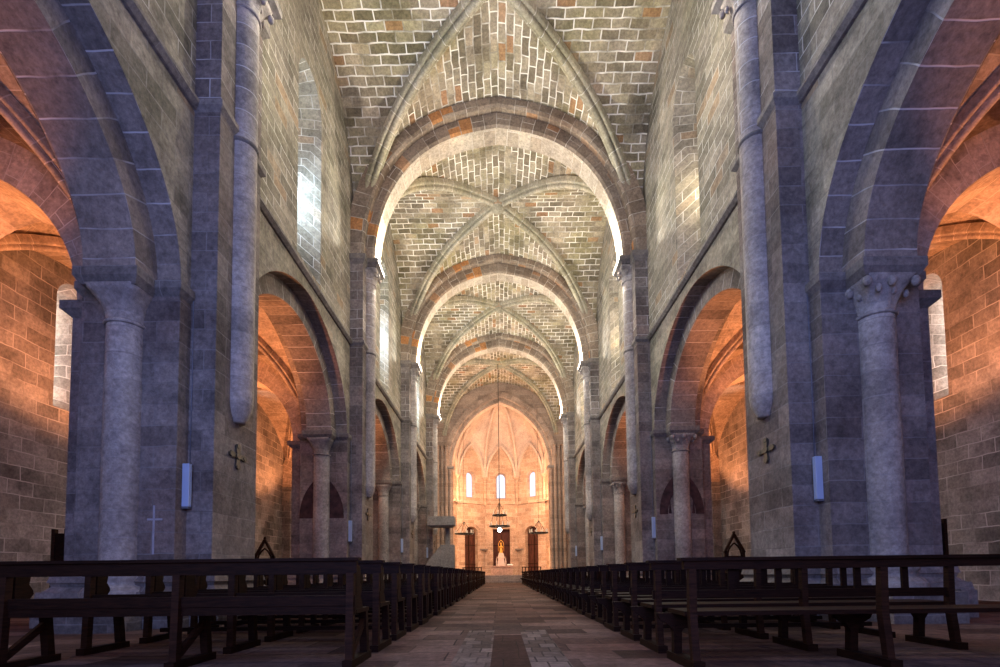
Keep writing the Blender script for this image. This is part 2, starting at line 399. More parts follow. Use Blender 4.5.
# ------------------------------------------------------------------ piers
def capital(mb, c, r, z0, z1, half, leaf):
    n = 32; lev = 7; rings = []
    for i in range(lev+1):
        t = i/lev; ring_ = []
        for k in range(n):
            a = 2*PI*(k+.5)/n; ca, sa = math.cos(a), math.sin(a)
            sq = half/max(abs(ca), abs(sa)); e = t**2.2
            rr = r*(1-e)+min(sq, half*1.32)*e
            if leaf: rr += .018*math.cos(8*a)*math.sin(PI*t)
            ring_.append((c[0]+rr*ca, c[1]+rr*sa, z0+(z1-z0)*t))
        rings.append(ring_)
    mb.sweep(rings, smooth=True)
    mb.tube([(c[0]+(r+.01)*math.cos(2*PI*k/28), c[1]+(r+.01)*math.sin(2*PI*k/28), z0) for k in range(28)], .028, 6, True)
    if leaf:
        for k in range(8):
            a = PI/4*k; q = half*(1.25 if k % 2 else .92)
            mb.ball((c[0]+q*math.cos(a), c[1]+q*math.sin(a), z1-.10), .062, 10, (1, 1, 1.35))
            mb.ball((c[0]+q*.78*math.cos(a+.3), c[1]+q*.78*math.sin(a+.3), z1-.2), .042, 8, (1, 1, 1.6))
def impost(mb, x0, x1, y0, y1, z0, z1, ov):
    zm = z0+(z1-z0)*.45
    mb.frustum((x0, x1, y0, y1), z0, (x0-ov, x1+ov, y0-ov, y1+ov), zm)
    mb.box(x0-ov, x1+ov, y0-ov, y1+ov, zm, z1)
def base_prof(r, z0, h):
    return [(r+.20,z0),(r+.22,z0+.25*h),(r+.16,z0+.42*h),(r+.08,z0+.5*h),(r+.09,z0+.62*h),(r+.13,z0+.75*h),(r+.10,z0+.9*h),(r,z0+h)]
def make_pier(s):
    root = thing('nave_pier', '', 'pier', (0, YC[0], 0), 'nave piers')
    X = lambda x: s*x
    def bx(mb, x0, x1, y0, y1, z0, z1): mb.box(min(s*x0, s*x1), max(s*x0, s*x1), y0, y1, z0, z1)
    def fr(mb, r0, z0, r1, z1):
        f = lambda r: (min(s*r[0], s*r[1]), max(s*r[0], s*r[1]), r[2], r[3]); mb.frustum(f(r0), z0, f(r1), z1)
    m = MB(); bx(m, WX-.02, OX+.02, -.97, .97, 0, ZI-.22); m.build('pier_core', M['pier'], root)
    m = MB(); bx(m, PX, WX+.1, -.69, .69, 0, ZC-.35)
    pil = m.build('nave_pilaster', M['pier'], root)
    m = MB(); bx(m, OX-.1, AX, -.69, .69, 0, ZI-.4); ap = m.build('aisle_pilaster', M['pier'], root)
    m = MB(); impost(m, min(s*(OX-.05), s*AX), max(s*(OX-.05), s*AX), -.69, .69, ZI-.4, ZI-.16, .12); m.build('impost_moulding', M['trim'], ap)
    m = MB(); m.lathe((s*AX, 0), [(0,3.3),(.05,3.4),(.11,3.8),(.18,4.3),(.24,4.75),(.26,4.9)], 20); m.build('cone_corbel', M['shaft'], ap)
    # string course wrapped round the pilaster
    m = MB(); impost(m, min(s*PX, s*(WX+.1)), max(s*PX, s*(WX+.1)), -.69, .69, ZS-.12, ZS+.05, .07); m.build('string_moulding', M['trim'], pil)
    # engaged half column on nave side, stopped by a cone shaped corbel
    m = MB(); m.lathe((s*PX, 0), [(.25,3.75),(.25,ZS-.16),(.25,ZC-.72)], 28); hc = m.build('half_column', M['shaft'], root)
    m = MB(); m.lathe((s*PX, 0), [(0,3.40),(.13,3.40),(.14,3.44),(.19,3.52),(.23,3.63),(.25,3.75)], 24); m.build('corbel_tip', M['shaft'], hc)
    m = MB(); m.lathe((s*PX, 0), [(.25,ZS-.20),(.28,ZS-.18),(.28,ZS-.14),(.25,ZS-.12)], 24); m.build('column_ring', M['trim'], hc)
    m = MB(); capital(m, (s*PX, 0), .25, ZC-.74, ZC-.26, .37, True); m.build('capital', M['shaft'], hc)
    m = MB(); impost(m, min(s*(PX-.36), s*(PX+.3)), max(s*(PX-.36), s*(PX+.3)), -.40, .40, ZC-.26, ZC-.02, .10); m.build('abacus', M['trim'], hc)
    m = MB(); impost(m, min(s*PX, s*(WX+.1)), max(s*PX, s*(WX+.1)), -.69, .69, ZC-.35, ZC-.03, .10); m.build('pilaster_cap', M['trim'], pil)
    # arcade half columns facing each other across the arch
    for d in (-1, 1):
        cy = d*.98
        m = MB(); m.lathe((s*5.83, cy), [(.255,.85),(.26,2.4),(.255,4.66)], 28); ac = m.build('arcade_column', M['shaft'], root)
        m = MB(); capital(m, (s*5.83, cy), .255, 4.64, 5.14, .41, s > 0); m.build('capital', M['shaft'], ac)
        m = MB(); y0, y1 = sorted((d*.9, d*1.36)); impost(m, min(s*5.43, s*6.25), max(s*5.43, s*6.25), y0, y1, 5.12, ZI, .07); m.build('abacus', M['trim'], ac)
        m = MB(); m.lathe((s*5.83, cy), base_prof(.255, .42, .45), 28); m.build('column_base', M['shaft'], ac)
        m = MB(); y0, y1 = sorted((d*1.0, d*1.75)); bx(m, 5.28, 6.30, y0, y1, 0, .43); m.build('plinth', M['pier'], ac)
    m = MB(); impost(m, min(s*WX, s*OX), max(s*WX, s*OX), -.97, .97, ZI-.22, ZI, .08); m.build('core_impost', M['trim'], root)
    m = MB()
    for (e, z0, z1, e1) in ((.26,0,.42,.26),(.24,.42,.54,.22),(.18,.54,.62,.10),(.10,.62,.68,.12),(.14,.68,.80,.11),(.08,.80,.90,.02)):
        fr(m, (WX-e, OX+e, -.97-e, .97+e), z0, (WX-e1, OX+e1, -.97-e1, .97+e1), z1)
        fr(m, (PX-e, AX+e, -.69-e, .69+e), z0, (PX-e1, AX+e1, -.69-e1, .69+e1), z1)
    m.build('pier_base', M['pier'], root)
    return root
for s in (-1, 1):
    p0 = make_pier(s)
    lab = lambda k: '%s massive stone pier along the %s side of the nave%s' % (ORD[k], SIDE[s], [', closest to us', ', with a dark painted arch', '', ', last before the crossing'][k])
    p0['label'] = lab(0)
    for k in (1, 2, 3): dup(p0, (0, YC[k], 0), lab(k))
    p2 = [o for o in COL.objects if o.get('category') == 'pier' and abs(o.location.y-YC[1]) < .1 and (SIDE[s] in o['label'])][0]
    # dark painted pointed arch on the near face of the second pier
    poly = [(-.72, 2.6)]+[(x, 2.66+z) for x, z in pt_arch(.72, 1.38, 8)]+[(.72, 2.6)]
    m = MB()
    inner = [(x*.62, 2.6+(z-2.6)*.62) for x, z in poly]
    if s > 0:
        n = len(poly)
        for i in range(n-1): m.face([(s*5.83+q[0], -.978, q[1]) for q in (poly[i], poly[i+1], inner[i+1], inner[i])])
        for kx in range(-2, 3):
            m.prism([(-.05,0),(.05,0),(0,.55)], lambda a, b, t, kx=kx: (s*5.83+kx*.19+a, -.974-t, 2.62+b), 0, .008)
    else: m.face([(s*5.83+x, -.978, z) for x, z in poly])
    m.build('painted_arch', M['paint'], p2)
    if s < 0:
        m = MB(); bxs = m.box; bxs(-5.345,-5.315,-.976,-.971,1.1,1.85); bxs(-5.43,-5.20,-.9765,-.972,1.62,1.65); m.build('painted_cross', M['chalk'], p0)
    # consecration crosses and loudspeakers hanging on each pier
    for k, y in enumerate(YC):
        root = thing('iron_cross', 'small dark iron cross on the nave face of the %s %s pier' % (ORD[k], SIDE[s]), 'cross', (s*(PX-.002), y, 2.83), 'crosses on the piers')
        m = MB()
        g = lambda a, b, t: (-s*t, a, b)
        m.prism([(-.035,-.05),(-.07,-.26),(.07,-.26),(.035,-.05)], g, 0, .03)
        m.prism([(-.035,.05),(.035,.05),(.07,.24),(-.07,.24)], g, 0, .03)
        m.prism([(-.035,-.04),(-.035,.04),(-.21,.07),(-.21,-.07)], g, 0, .03)
        m.prism([(.035,-.04),(.21,-.07),(.21,.07),(.035,.04)], g, 0, .03)
        m.build('cross_arms', M['bronze'], root)
        m = MB(); n = 12; m.prism([(.075*math.cos(2*PI*q/n), .075*math.sin(2*PI*q/n)) for q in range(n)], g, 0, .045); m.build('center_boss', M['bronze'], root)
        for a, b in ((0,.24),(0,-.26),(.21,0),(-.21,0)):
            m = MB(); m.prism([(a+.055*math.cos(2*PI*q/n), b+.055*math.sin(2*PI*q/n)) for q in range(n)], g, 0, .04); m.build('round_tip', M['bronze'], root)
        root.scale = (1, 1.05, .72)
        root = thing('loudspeaker', 'slim pale column loudspeaker on the %s %s pier' % (ORD[k], SIDE[s]), 'loudspeaker', (s*4.97, y-.69, 1.85), 'column loudspeakers on the piers')
        m = MB(); m.box(-.065,.065,-.13,-.05,0,.68); m.build('speaker_body', M['spk'], root, bevel=.008)
        m = MB(); m.box(-.045,.045,-.05,-.0005,-.02,.04); m.box(-.045,.045,-.05,-.0005,.58,.64); m.build('bracket', M['spk2'], root)
        m = MB(); m.box(-.055,.055,-.132,-.05,-.03,.0); m.build('bottom_cap', M['spk2'], root)
        m = MB(); m.tube([(0,-.012,.64),(0.01,-.012,2.0),(0,-.012,3.4)], .008, 6); m.build('cable', M['spk2'], root)

# ------------------------------------------------------------------ nave vault: webs, diagonal ribs, transverse arches
def web(mb, c, hx, hy, cx, z0, rise, f, n=28, m=8):
    sp = [2*i/n-1 for i in range(n+1)]
    def H(t): return z0+rise*f(abs(t))
    arcx = [0]; arcy = [0]
    for a, b in zip(sp, sp[1:]):
        arcx.append(arcx[-1]+math.hypot((b-a)*hx, H(b)-H(a))); arcy.append(arcy[-1]+math.hypot((b-a)*hy, H(b)-H(a)))
    for i in range(n):
        a, b = sp[i], sp[i+1]
        for j in range(m):
            def ga(t, q): return abs(t)+(1-abs(t))*q/m
            for sg in (-1, 1):
                q = [(a, ga(a, j)), (b, ga(b, j)), (b, ga(b, j+1)), (a, ga(a, j+1))]
                ax = [arcx[i], arcx[i+1], arcx[i+1], arcx[i]]; ay = [arcy[i], arcy[i+1], arcy[i+1], arcy[i]]
                mb.face([(cx+hx*t, c+sg*hy*g, H(t)) for t, g in q], [(c+sg*hy*g, v) for (t, g), v in zip(q, ax)], True)
                mb.face([(cx+sg*hx*g, c+hy*t, H(t)) for t, g in q], [(sg*hx*g, v+.13) for (t, g), v in zip(q, ay)], True)
def rib_profile(w, d):
    p = [(-w, .06), (-w, -d*.20)]
    roll = lambda cx, cz, r, a0, a1, n: [(cx+r*math.cos(a0+(a1-a0)*i/n), cz-r*math.sin(a0+(a1-a0)*i/n)) for i in range(n+1)]
    p += roll(-w*.70, -d*.34, w*.28, PI, .1, 6)
    p += [(-w*.40, -d*.34)]
    p += roll(0, -d*.66, w*.40, PI*1.1, -PI*.1, 9)
    p += [(w*.40, -d*.34)]
    p += roll(w*.70, -d*.34, w*.28, PI-.1, 0, 6)
    return p+[(w, -d*.20), (w, .06)]
def rib_mesh(cx, c, hx, hy, z0, rise, f, sg, w, d, tmax=.985, n=56, t0=None):
    mb = MB(); rings = []; dirh = Vector((hx, sg*hy, 0)); Ld = dirh.length; dirh.normalize(); side = Vector((-dirh.y, dirh.x, 0))
    prof = rib_profile(w, d)
    for i in range(n+1):
        th = -PI/2+PI*i/n; t = tmax*math.sin(th)
        e = 1e-3; tt = max(-.984, min(.984, t)); h0 = f(abs(tt-e)); h1 = f(abs(tt+e))
        if abs(t) < .004: tan = dirh
        else: tan = (dirh*(2*e*Ld)+Vector((0, 0, rise*(h1-h0)))).normalized()
        nrm = side.cross(tan); nrm = nrm if nrm.z > 0 or abs(nrm.z) > 1e-6 and nrm.z > 0 else -nrm
        base = Vector((cx+hx*t, c+sg*hy*t, z0+rise*f(abs(t))))
        rings.append([tuple(base+side*a+nrm*b) for a, b in prof])
    mb.sweep(rings, smooth=False); return mb
for k, c in enumerate(BC+[38.32]):
    mb = MB(); web(mb, c, WX, BAY/2, 0, ZC, ZV-ZC, norm_f)
    struct(mb.build('ceiling', M['vault']))
    if k:
        for sg, nm in ((1, 'left to far right'), (-1, 'right to far left')):
            rb = rib_mesh(0, c, WX-.12, BAY/2-.1, ZC, ZV-ZC-.02, norm_f, sg, .21, .30).build('diagonal_rib', M['rib'])
            tag(rb, 'diagonal vault rib of the %s bay, running %s' % (['', 'first visible', 'second visible', 'third visible', 'orange-lit crossing'][k], nm), 'vault rib', 'diagonal ribs of the nave vault')
        m = MB(); m.lathe((0, c), [(0,ZV-.50),(.10,ZV-.48),(.22,ZV-.42),(.30,ZV-.30),(.30,ZV-.05)], 20)
        tag(m.build('keystone', M['rib']), 'round stone boss at the crown of the %s vault bay in view' % ['', 'first', 'second', 'third', 'crossing'][k], 'keystone', 'vault bosses')
TA = [(4.60, 5.25, .69), (4.28, 4.76, .42)]
def trans_arch(y, label, hs2=TA, z0=ZC, mats=(None, None), thick=(.62, .50)):
    root = thing('transverse_arch', label, 'arch', (0, y, 0), 'pointed arches across the nave')
    for (hs, rise, hw), nm, th in zip(hs2, ('outer_order', 'inner_order'), thick):
        A = tr_arch(hs, rise) if z0 > 10 else pt_arch(hs, rise, 26); mb = MB(); rings = []; soff = []
        ch = .07
        for i, (x, z) in enumerate(A):
            a = Vector(A[max(i-1, 0)]); b = Vector(A[min(i+1, len(A)-1)]); t = (b-a).normalized(); nr = Vector((-t.y, t.x))
            if i == len(A)//2: nr = Vector((0, 1))
            q = lambda off: (x+nr.x*off, z0+z+nr.y*off)
            i0, i1, o1 = q(0), q(ch), q(th)
            soff.append([q(-.006), q(.02)]); rings.append([(i0[0],-hw+ch,i0[1]),(i0[0],hw-ch,i0[1]),(i1[0],hw,i1[1]),(o1[0],hw,o1[1]),(o1[0],-hw,o1[1]),(i1[0],-hw,i1[1])])
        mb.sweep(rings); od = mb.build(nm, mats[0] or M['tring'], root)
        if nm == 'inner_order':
            m_ = MB(); w_ = hw-ch; m_.sweep([[(a[0],-w_,a[1]),(a[0],w_,a[1]),(b[0],w_,b[1]),(b[0],-w_,b[1])] for a, b in soff]); m_.build('soffit_lit_strip', mats[1] or M['soffit_lit'], od)  # thin strip under the arch, its pale colour painted as lamplight
    return root
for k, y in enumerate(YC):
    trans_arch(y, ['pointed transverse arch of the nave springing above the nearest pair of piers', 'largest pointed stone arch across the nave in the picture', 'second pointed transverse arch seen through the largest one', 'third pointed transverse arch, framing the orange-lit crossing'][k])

# ------------------------------------------------------------------ aisles
def aisle_f(t): return math.sqrt(max(0, 1-min(1, t)**1.9))
for s in (-1, 1):
    P = lambda u, z, d, s=s: (s*(AW+d), u, z)
    BW = [c-.26 for c in BC]
    ops = [dict(u0=c-.50, u1=c+.50, zb=5.0, top=lambda u, c=c: 7.8+math.sqrt(max(0, .25-(u-c)**2)), n=12, sill=.3) for c in BW]
    mb = MB(); wall_panel(mb, -3, 36, 0, 10, ops, P)
    inn = [reveal(mb, q, P, .9, .22) for q in ops]
    struct(mb.build('wall_aisle_'+SIDE[s], M['aisle']))
    for i_ in inn:
        win_n += 1; g = MB(); g.face([P(u, z, .89) for u, z in i_]); struct(g.build('window_%d' % win_n, M['skyw']))
    mid, hw = (OX+AW)/2, (AW-OX)/2
    for k, c in enumerate(BC):
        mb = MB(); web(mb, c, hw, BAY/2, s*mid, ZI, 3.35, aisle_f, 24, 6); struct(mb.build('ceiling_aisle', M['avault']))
        for sg, nm in ((1, 'rising to the outer wall'), (-1, 'falling to the outer wall')):
            rb = rib_mesh(s*mid, c, hw-.05, BAY/2-.05, ZI, 3.34, aisle_f, sg*s, .15, .22, n=40).build('aisle_rib', M['avault'])
            tag(rb, 'stone vault rib in the %s bay of the %s aisle, %s' % (ORD[k], SIDE[s], nm), 'vault rib', 'diagonal ribs of the aisle vaults')
    for k, y in enumerate(YC):
        root = thing('aisle_arch', 'stone arch spanning the %s aisle behind the %s pier' % (SIDE[s], ORD[k]), 'arch', (0, y, 0), 'arches across the aisles')
        m = MB(); rings = []
        cx, hs = (AX+10.6)/2, (10.6-AX)/2
        for (x, z) in pt_arch(hs, 2.35, 14):
            e = 1+.62/hs
            rings.append([(s*(cx+x), -.62, ZI-.15+z), (s*(cx+x), .62, ZI-.15+z), (s*(cx+x*e), .62, ZI-.15+z*1.3), (s*(cx+x*e), -.62, ZI-.15+z*1.3)])
        m.sweep(rings); m.build('arch_band', M['avault'], root)
        rp = thing('wall_pilaster', 'flat stone pilaster on the %s outer wall facing the %s pier' % (SIDE[s], ORD[k]), 'pilaster', (s*AW, y, 0), 'pilasters on the aisle walls')
        m = MB(); m.box(min(-s*.4, s*.02), max(-s*.4, s*.02), -.62, .62, 0, ZI-.38); m.build('shaft', M['aisle'], rp)
        m = MB(); impost(m, min(-s*.4, s*.02), max(-s*.4, s*.02), -.62, .62, ZI-.38, ZI-.15, .08); m.build('impost_moulding', M['trim'], rp)
    # end wall of the aisle
    m = MB(); m.face([(s*OX, 34.7, 0), (s*AW, 34.7, 0), (s*AW, 34.7, 10), (s*OX, 34.7, 10)]); struct(m.build('wall_aisle_end_'+SIDE[s], M['aisle']))

# ------------------------------------------------------------------ crossing, chancel arch, apse
for s in (-1, 1):
    m = MB(); m.box(min(s*5.75, s*6.2), max(s*5.75, s*6.2), 34.75, 42.2, 0, 17.4); struct(m.build('wall_crossing_'+SIDE[s], M['chancel']))
    root = thing('chancel_pier', 'tall clustered brown pier on the %s of the apse opening' % SIDE[s], 'pier', (s*4.1, 42.4, 0), 'clustered piers of the chancel arch')
    m = MB(); m.box(min(0, s*1.7), max(0, s*1.7), -.25, .6, 0, 9.6); m.build('pier_core', M['chancel'], root)
    for q, (x, y) in enumerate(((.18, -.34), (.52, -.42), (.86, -.34), (1.25, -.42))):
        top = (9.35, 11.4, 11.4, 11.4)[q]
        m = MB(); m.lathe((s*x, y), base_prof(.14, 0, .5)[1:]+[(.14, top)], 18); sh = m.build('shaft', M['chancel'], root)
        m = MB(); capital(m, (s*x, y), .14, top-.02, top+.26, .20, False); m.build('capital', M['chancel'], sh)
    m = MB(); impost(m, min(-s*.02, s*.5), max(-s*.02, s*.5), -.42, .62, 9.6, 9.85, .10); m.build('impost_moulding', M['trim'], root)
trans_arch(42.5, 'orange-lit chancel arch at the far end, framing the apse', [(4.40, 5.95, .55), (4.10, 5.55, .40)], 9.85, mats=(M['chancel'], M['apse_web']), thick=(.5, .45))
A = pt_arch(4.45, 6.0, 26)
P = lambda u, z, d: (u, 42.28+d, z)
def chtop(u):
    for (x0, z0), (x1, z1) in zip(A, A[1:]):
        if x0-1e-6 <= u <= x1+1e-6: return 9.85+z0+(z1-z0)*(u-x0)/max(1e-6, x1-x0)
    return 9.85
m = MB(); wall_panel(m, -6.2, 6.2, 0, 17.6, [dict(u0=-4.45, u1=4.45, zb=0, top=chtop, n=50)], P)
struct(m.build('wall_chancel', M['chancel']))
AR, AY = 5.05, 42.95
AV = [(AR*math.sin(math.radians(a)), AY+AR*math.cos(math.radians(a))) for a in (-90, -54, -18, 18, 54, 90)]
Z_SP, Z_AP, Z_WA = 9.95, 16.0, 13.15
rimz = 7.45
for k in range(5):
    (x0, y0), (x1, y1) = AV[k], AV[k+1]; Lf = math.hypot(x1-x0, y1-y0); e = Vector(((x1-x0)/Lf, (y1-y0)/Lf, 0)); nrm = Vector((e.y, -e.x, 0))
    if nrm.dot(Vector((0-(x0+x1)/2, AY-(y0+y1)/2, 0))) > 0: nrm = -nrm      # outwards
    P = lambda u, z, d: tuple(Vector((x0, y0, 0))+e*u+nrm*d+Vector((0, 0, z)))
    wa = pt_arch(Lf/2-.16, Z_WA-Z_SP, 10)
    def wtop(u):
        q = u-Lf/2
        for (a, za), (b, zb) in zip(wa, wa[1:]):
            if a-1e-6 <= q <= b+1e-6: return Z_SP+za+(zb-za)*(q-a)/max(1e-6, b-a)
        return Z_SP
    ops = []; h = Lf/2
    nich = k in (1, 2, 3)
    if nich:
        w_ = .72 if k != 2 else .82; zt = 4.85 if k != 2 else 4.65
        if k == 2: ops.append(dict(u0=h-w_, u1=h+w_, zb=.62, top=lambda u: 5.0, n=6, kind='n'))
        else: ops.append(dict(u0=h-w_, u1=h+w_, zb=.62, top=lambda u, w_=w_: 4.45+math.sqrt(max(0, w_*w_-(u-h)**2)), n=14, kind='n'))
        ops.append(dict(u0=h-.50, u1=h+.50, zb=7.9, top=lambda u: 9.95+math.sqrt(max(0, .25-(u-h)**2)), n=10, sill=.15, kind='w'))
    mb = MB(); wall_panel(mb, 0, Lf, 0, Z_WA+.02, ops, P)
    panes = []
    for o_ in ops: panes.append((o_, reveal(mb, o_, P, .5, .10 if o_['kind'] == 'w' else .0, True)))
    w = struct(mb.build('wall_apse', M['apse']))
    for o_, inn in panes:
        g = MB(); g.face([P(u, z, .49) for u, z in inn])
        if o_['kind'] == 'w':
            win_n += 1; struct(g.build('window_%d' % win_n, M['sky2']))
        else:
            dr = g.build('door_%d' % k, M['niche']); struct(dr)
            mm = MB(); b0 = h-.03
            for z_ in (1.6, 3.4): mm.prism([(o_['u0'],z_),(o_['u1'],z_),(o_['u1'],z_+.08),(o_['u0'],z_+.08)], P, .43, .488)
            mm.prism([(b0,.64),(b0+.06,.64),(b0+.06,4.5),(b0,4.5)], P, .43, .488)
            mm.build('door_batten', M['wood2'], dr)
    # raised arch mouldings, sill courses
    if nich:
        m = MB()
        if k != 2:
            rings = []; w_ = .72
            for a in [PI*q/16 for q in range(17)]:
                rings.append([P(h-r*math.cos(a), 4.45+r*math.sin(a), -d) for r, d in ((w_+.02, .0), (w_+.02, .07), (w_+.32, .07), (w_+.32, .0))])
            m.sweep(rings)
            struct(m.build('trim_%d' % (10+k), M['apse']))
    m = MB(); m.prism([(0,rimz-.12),(Lf,rimz-.12),(Lf,rimz+.10),(0,rimz+.10)], P, -.16, 0); struct(m.build('trim_%d' % (20+k), M['apse']))
    m = MB(); rings = []
    for (q, z) in pt_arch(Lf/2-.3, Z_WA-Z_SP-.25, 10):
        rings.append([P(h+q, Z_SP+z, 0), P(h+q, Z_SP+z, -.22), P(h+q*1.15, Z_SP+z*1.09, -.22), P(h+q*1.15, Z_SP+z*1.09, 0)])
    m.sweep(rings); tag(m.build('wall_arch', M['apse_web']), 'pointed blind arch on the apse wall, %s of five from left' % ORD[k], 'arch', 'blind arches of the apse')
    # web of the half dome
    mb = MB(); C = Vector((0, AY, 0)); nu, nr_ = 16, 14
    g_ = lambda r: math.sqrt(max(0, 1-(1-r)**2))
    def W(u, r):
        zb = wtop(u) if .16 < u < Lf-.16 else Z_SP
        p = Vector((x0, y0, 0))+e*u; q = p.lerp(C, r)
        return (q.x, q.y, zb+(Z_AP-zb)*g_(r))
    for i in range(nu):
        ua, ub = Lf*i/nu, Lf*(i+1)/nu
        for j in range(nr_):
            ra, rb = 1-math.cos(PI/2*j/nr_), 1-math.cos(PI/2*(j+1)/nr_)
            mb.face([W(ua,ra),W(ub,ra),W(ub,rb),W(ua,rb)], [(ua,ra*6),(ub,ra*6),(ub,rb*6),(ua,rb*6)], True)
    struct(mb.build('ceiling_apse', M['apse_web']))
for k, (x, y) in enumerate(AV):
    rt = thing('apse_shaft', 'slender wall shaft carrying a rib in the apse, %s of six from left' % ORD[k], 'column', (x, y, 0), 'apse shafts and ribs')
    d = (Vector((0, AY, 0))-Vector((x, y, 0))).normalized()
    if k in (0, 5): d = Vector((d.x, .0, 0))
    q = d*.10
    m = MB(); m.lathe((q.x, q.y), [(.05,7.2),(.16,7.45),(.13,7.6),(.13,9.55)], 14); sh = m.build('shaft', M['apse'], rt)
    m = MB(); capital(m, (q.x, q.y), .13, 9.5, 9.8, .2, False); m.box(q.x-.24, q.x+.24, q.y-.24, q.y+.24, 9.8, 9.95); m.build('capital', M['apse'], sh)
    m = MB(); pts = []
    for i in range(19):
        r = 1-math.cos(PI/2*i/18); p = Vector((x, y, 0)).lerp(Vector((0, AY, 0)), r)
        pts.append((p.x-x+d.x*.05, p.y-y+d.y*.05, Z_SP+(Z_AP-Z_SP)*math.sqrt(max(0, 1-(1-r)**2))-.06))
    m.tube(pts, .15, 8); m.build('dome_rib', M['apse_web'], rt)
# chancel steps and platform
m = MB(); NST = 4
for i in range(NST):
    m.box(-3.9, 3.9, 39.6+.45*i, 48.2, .15*i, .15*i+.10); m.box(-3.9, 3.9, 39.55+.45*i, 48.2, .15*i+.10, .15*(i+1))
tag(m.build('altar_steps', M['step']), 'broad stone steps climbing to the altar platform', 'steps')
PZ = .6
rt = thing('altar', 'rectangular pinkish stone altar table in the middle of the apse', 'altar', (0, 44.4, PZ))
m = MB(); m.box(-.95,.95,-.35,.35,0,.72); m.build('altar_block', M['altar'], rt)
m = MB(); m.box(-1.08,1.08,-.45,.45,.72,.82); m.build('altar_slab', M['altar'], rt, bevel=.01)
for x in (-.6, 0, .6):
    m = MB(); m.box(x-.24, x+.24, -.365,-.35,.1,.62); m.build('front_panel', M['altar'], rt)
rt = thing('missal', 'open white book lying on the right end of the altar', 'book', (.72, 44.3, PZ+.82))
m = MB(); m.prism([(-.25,0),(0,.02),(.25,0),(.25,.04),(.12,.07),(0,.05),(-.12,.07),(-.25,.04)], lambda a, b, t: (a, t, b+t*.25+.05), -.16, .16); m.build('pages', M['paper'], rt)
m = MB(); m.box(-.2,.2,-.12,.14,0,.06); m.build('book_stand', M['wood2'], rt)
rt = thing('statue_pedestal', 'tall pale stone pedestal with small pinnacles before the central niche', 'pedestal', (-.05, 46.6, PZ))
m = MB(); m.frustum((-.55,.55,-.4,.4),0,(-.45,.45,-.35,.35),.5); m.frustum((-.40,.40,-.32,.32),.5,(-.26,.26,-.24,.24),1.55); m.box(-.34,.34,-.3,.3,1.55,1.68); m.frustum((-.3,.3,-.26,.26),1.68,(-.2,.2,-.2,.2),2.05); m.build('plinth', M['marble'], rt)
for x in (-.42, .42):
    m = MB(); m.lathe((x, -.2), [(.09,.5),(.07,.55),(.06,1.15),(.09,1.2),(.05,1.28),(0,1.75)], 10); m.build('pinnacle', M['marble'], rt)
rt = thing('golden_statue', 'small golden robed figure with a tall halo frame on the pale pedestal', 'statue', (-.05, 46.6, PZ+2.05))
m = MB(); m.lathe((0, 0), [(0,0),(.21,0),(.22,.05),(.19,.25),(.15,.5),(.13,.62),(.16,.70),(.165,.78),(.12,.85),(.05,.88),(.045,.92),(.075,.96),(.085,1.03),(.07,1.10),(.03,1.14),(0,1.145)], 16)
m.tube([(-.15,0,.78),(-.19,-.08,.62),(-.10,-.19,.60)], [.055,.05,.035], 8); m.tube([(.15,0,.78),(.20,-.08,.62),(.12,-.19,.66)], [.055,.05,.035], 8); m.ball((.08,-.16,.72), .07, 8, (1,1,1.5)); m.build('figure', M['gold'], rt)
m = MB(); m.lathe((0, 0), [(.08,1.10),(.11,1.20),(.08,1.16)], 10); m.build('crown', M['gold'], rt)
m = MB(); rings = []
for (x, z) in [(-.30,.2)]+[(x, .95+z) for x, z in pt_arch(.30, .55, 8)]+[(.30,.2)]: rings.append((x, .12, z))
m.tube(rings, .035, 8); m.build('halo_frame', M['gold'], rt); rt.scale = (.8, .8, .8)
for s in (-1, 1):
    rt = thing('altar_rail', 'low dark rail with balusters on the %s side of the altar' % SIDE[s], 'railing', (s*2.55, 43.0, PZ), 'altar rails')
    m = MB(); m.box(-.85,.85,-.05,.05,.62,.70); m.build('top_rail', M['wood'], rt)
    m = MB(); m.box(-.85,.85,-.06,.06,.0,.07); m.build('bottom_rail', M['wood'], rt)
    for i in range(7):
        m = MB(); x = -.78+i*.26; m.lathe((x, 0), [(.035,.07),(.035,.15),(.055,.25),(.03,.4),(.045,.52),(.035,.62)], 8); m.build('baluster', M['wood'], rt)
    rt = thing('wall_bracket', 'small dark stone shelf on the apse wall %s of the central niche' % SIDE[s], 'shelf', (s*1.68, 47.55, 2.98), 'shelves beside the niche')
    m = MB(); m.box(-.38,.38,-.22,.30,0,.10); m.build('shelf_slab', M['trim'], rt)
    m = MB(); m.prism([(-.18,0),(.28,0),(.28,-.2)], lambda a, b, t: (t, a, b), -.2, .2); m.build('shelf_corbel', M['trim'], rt)
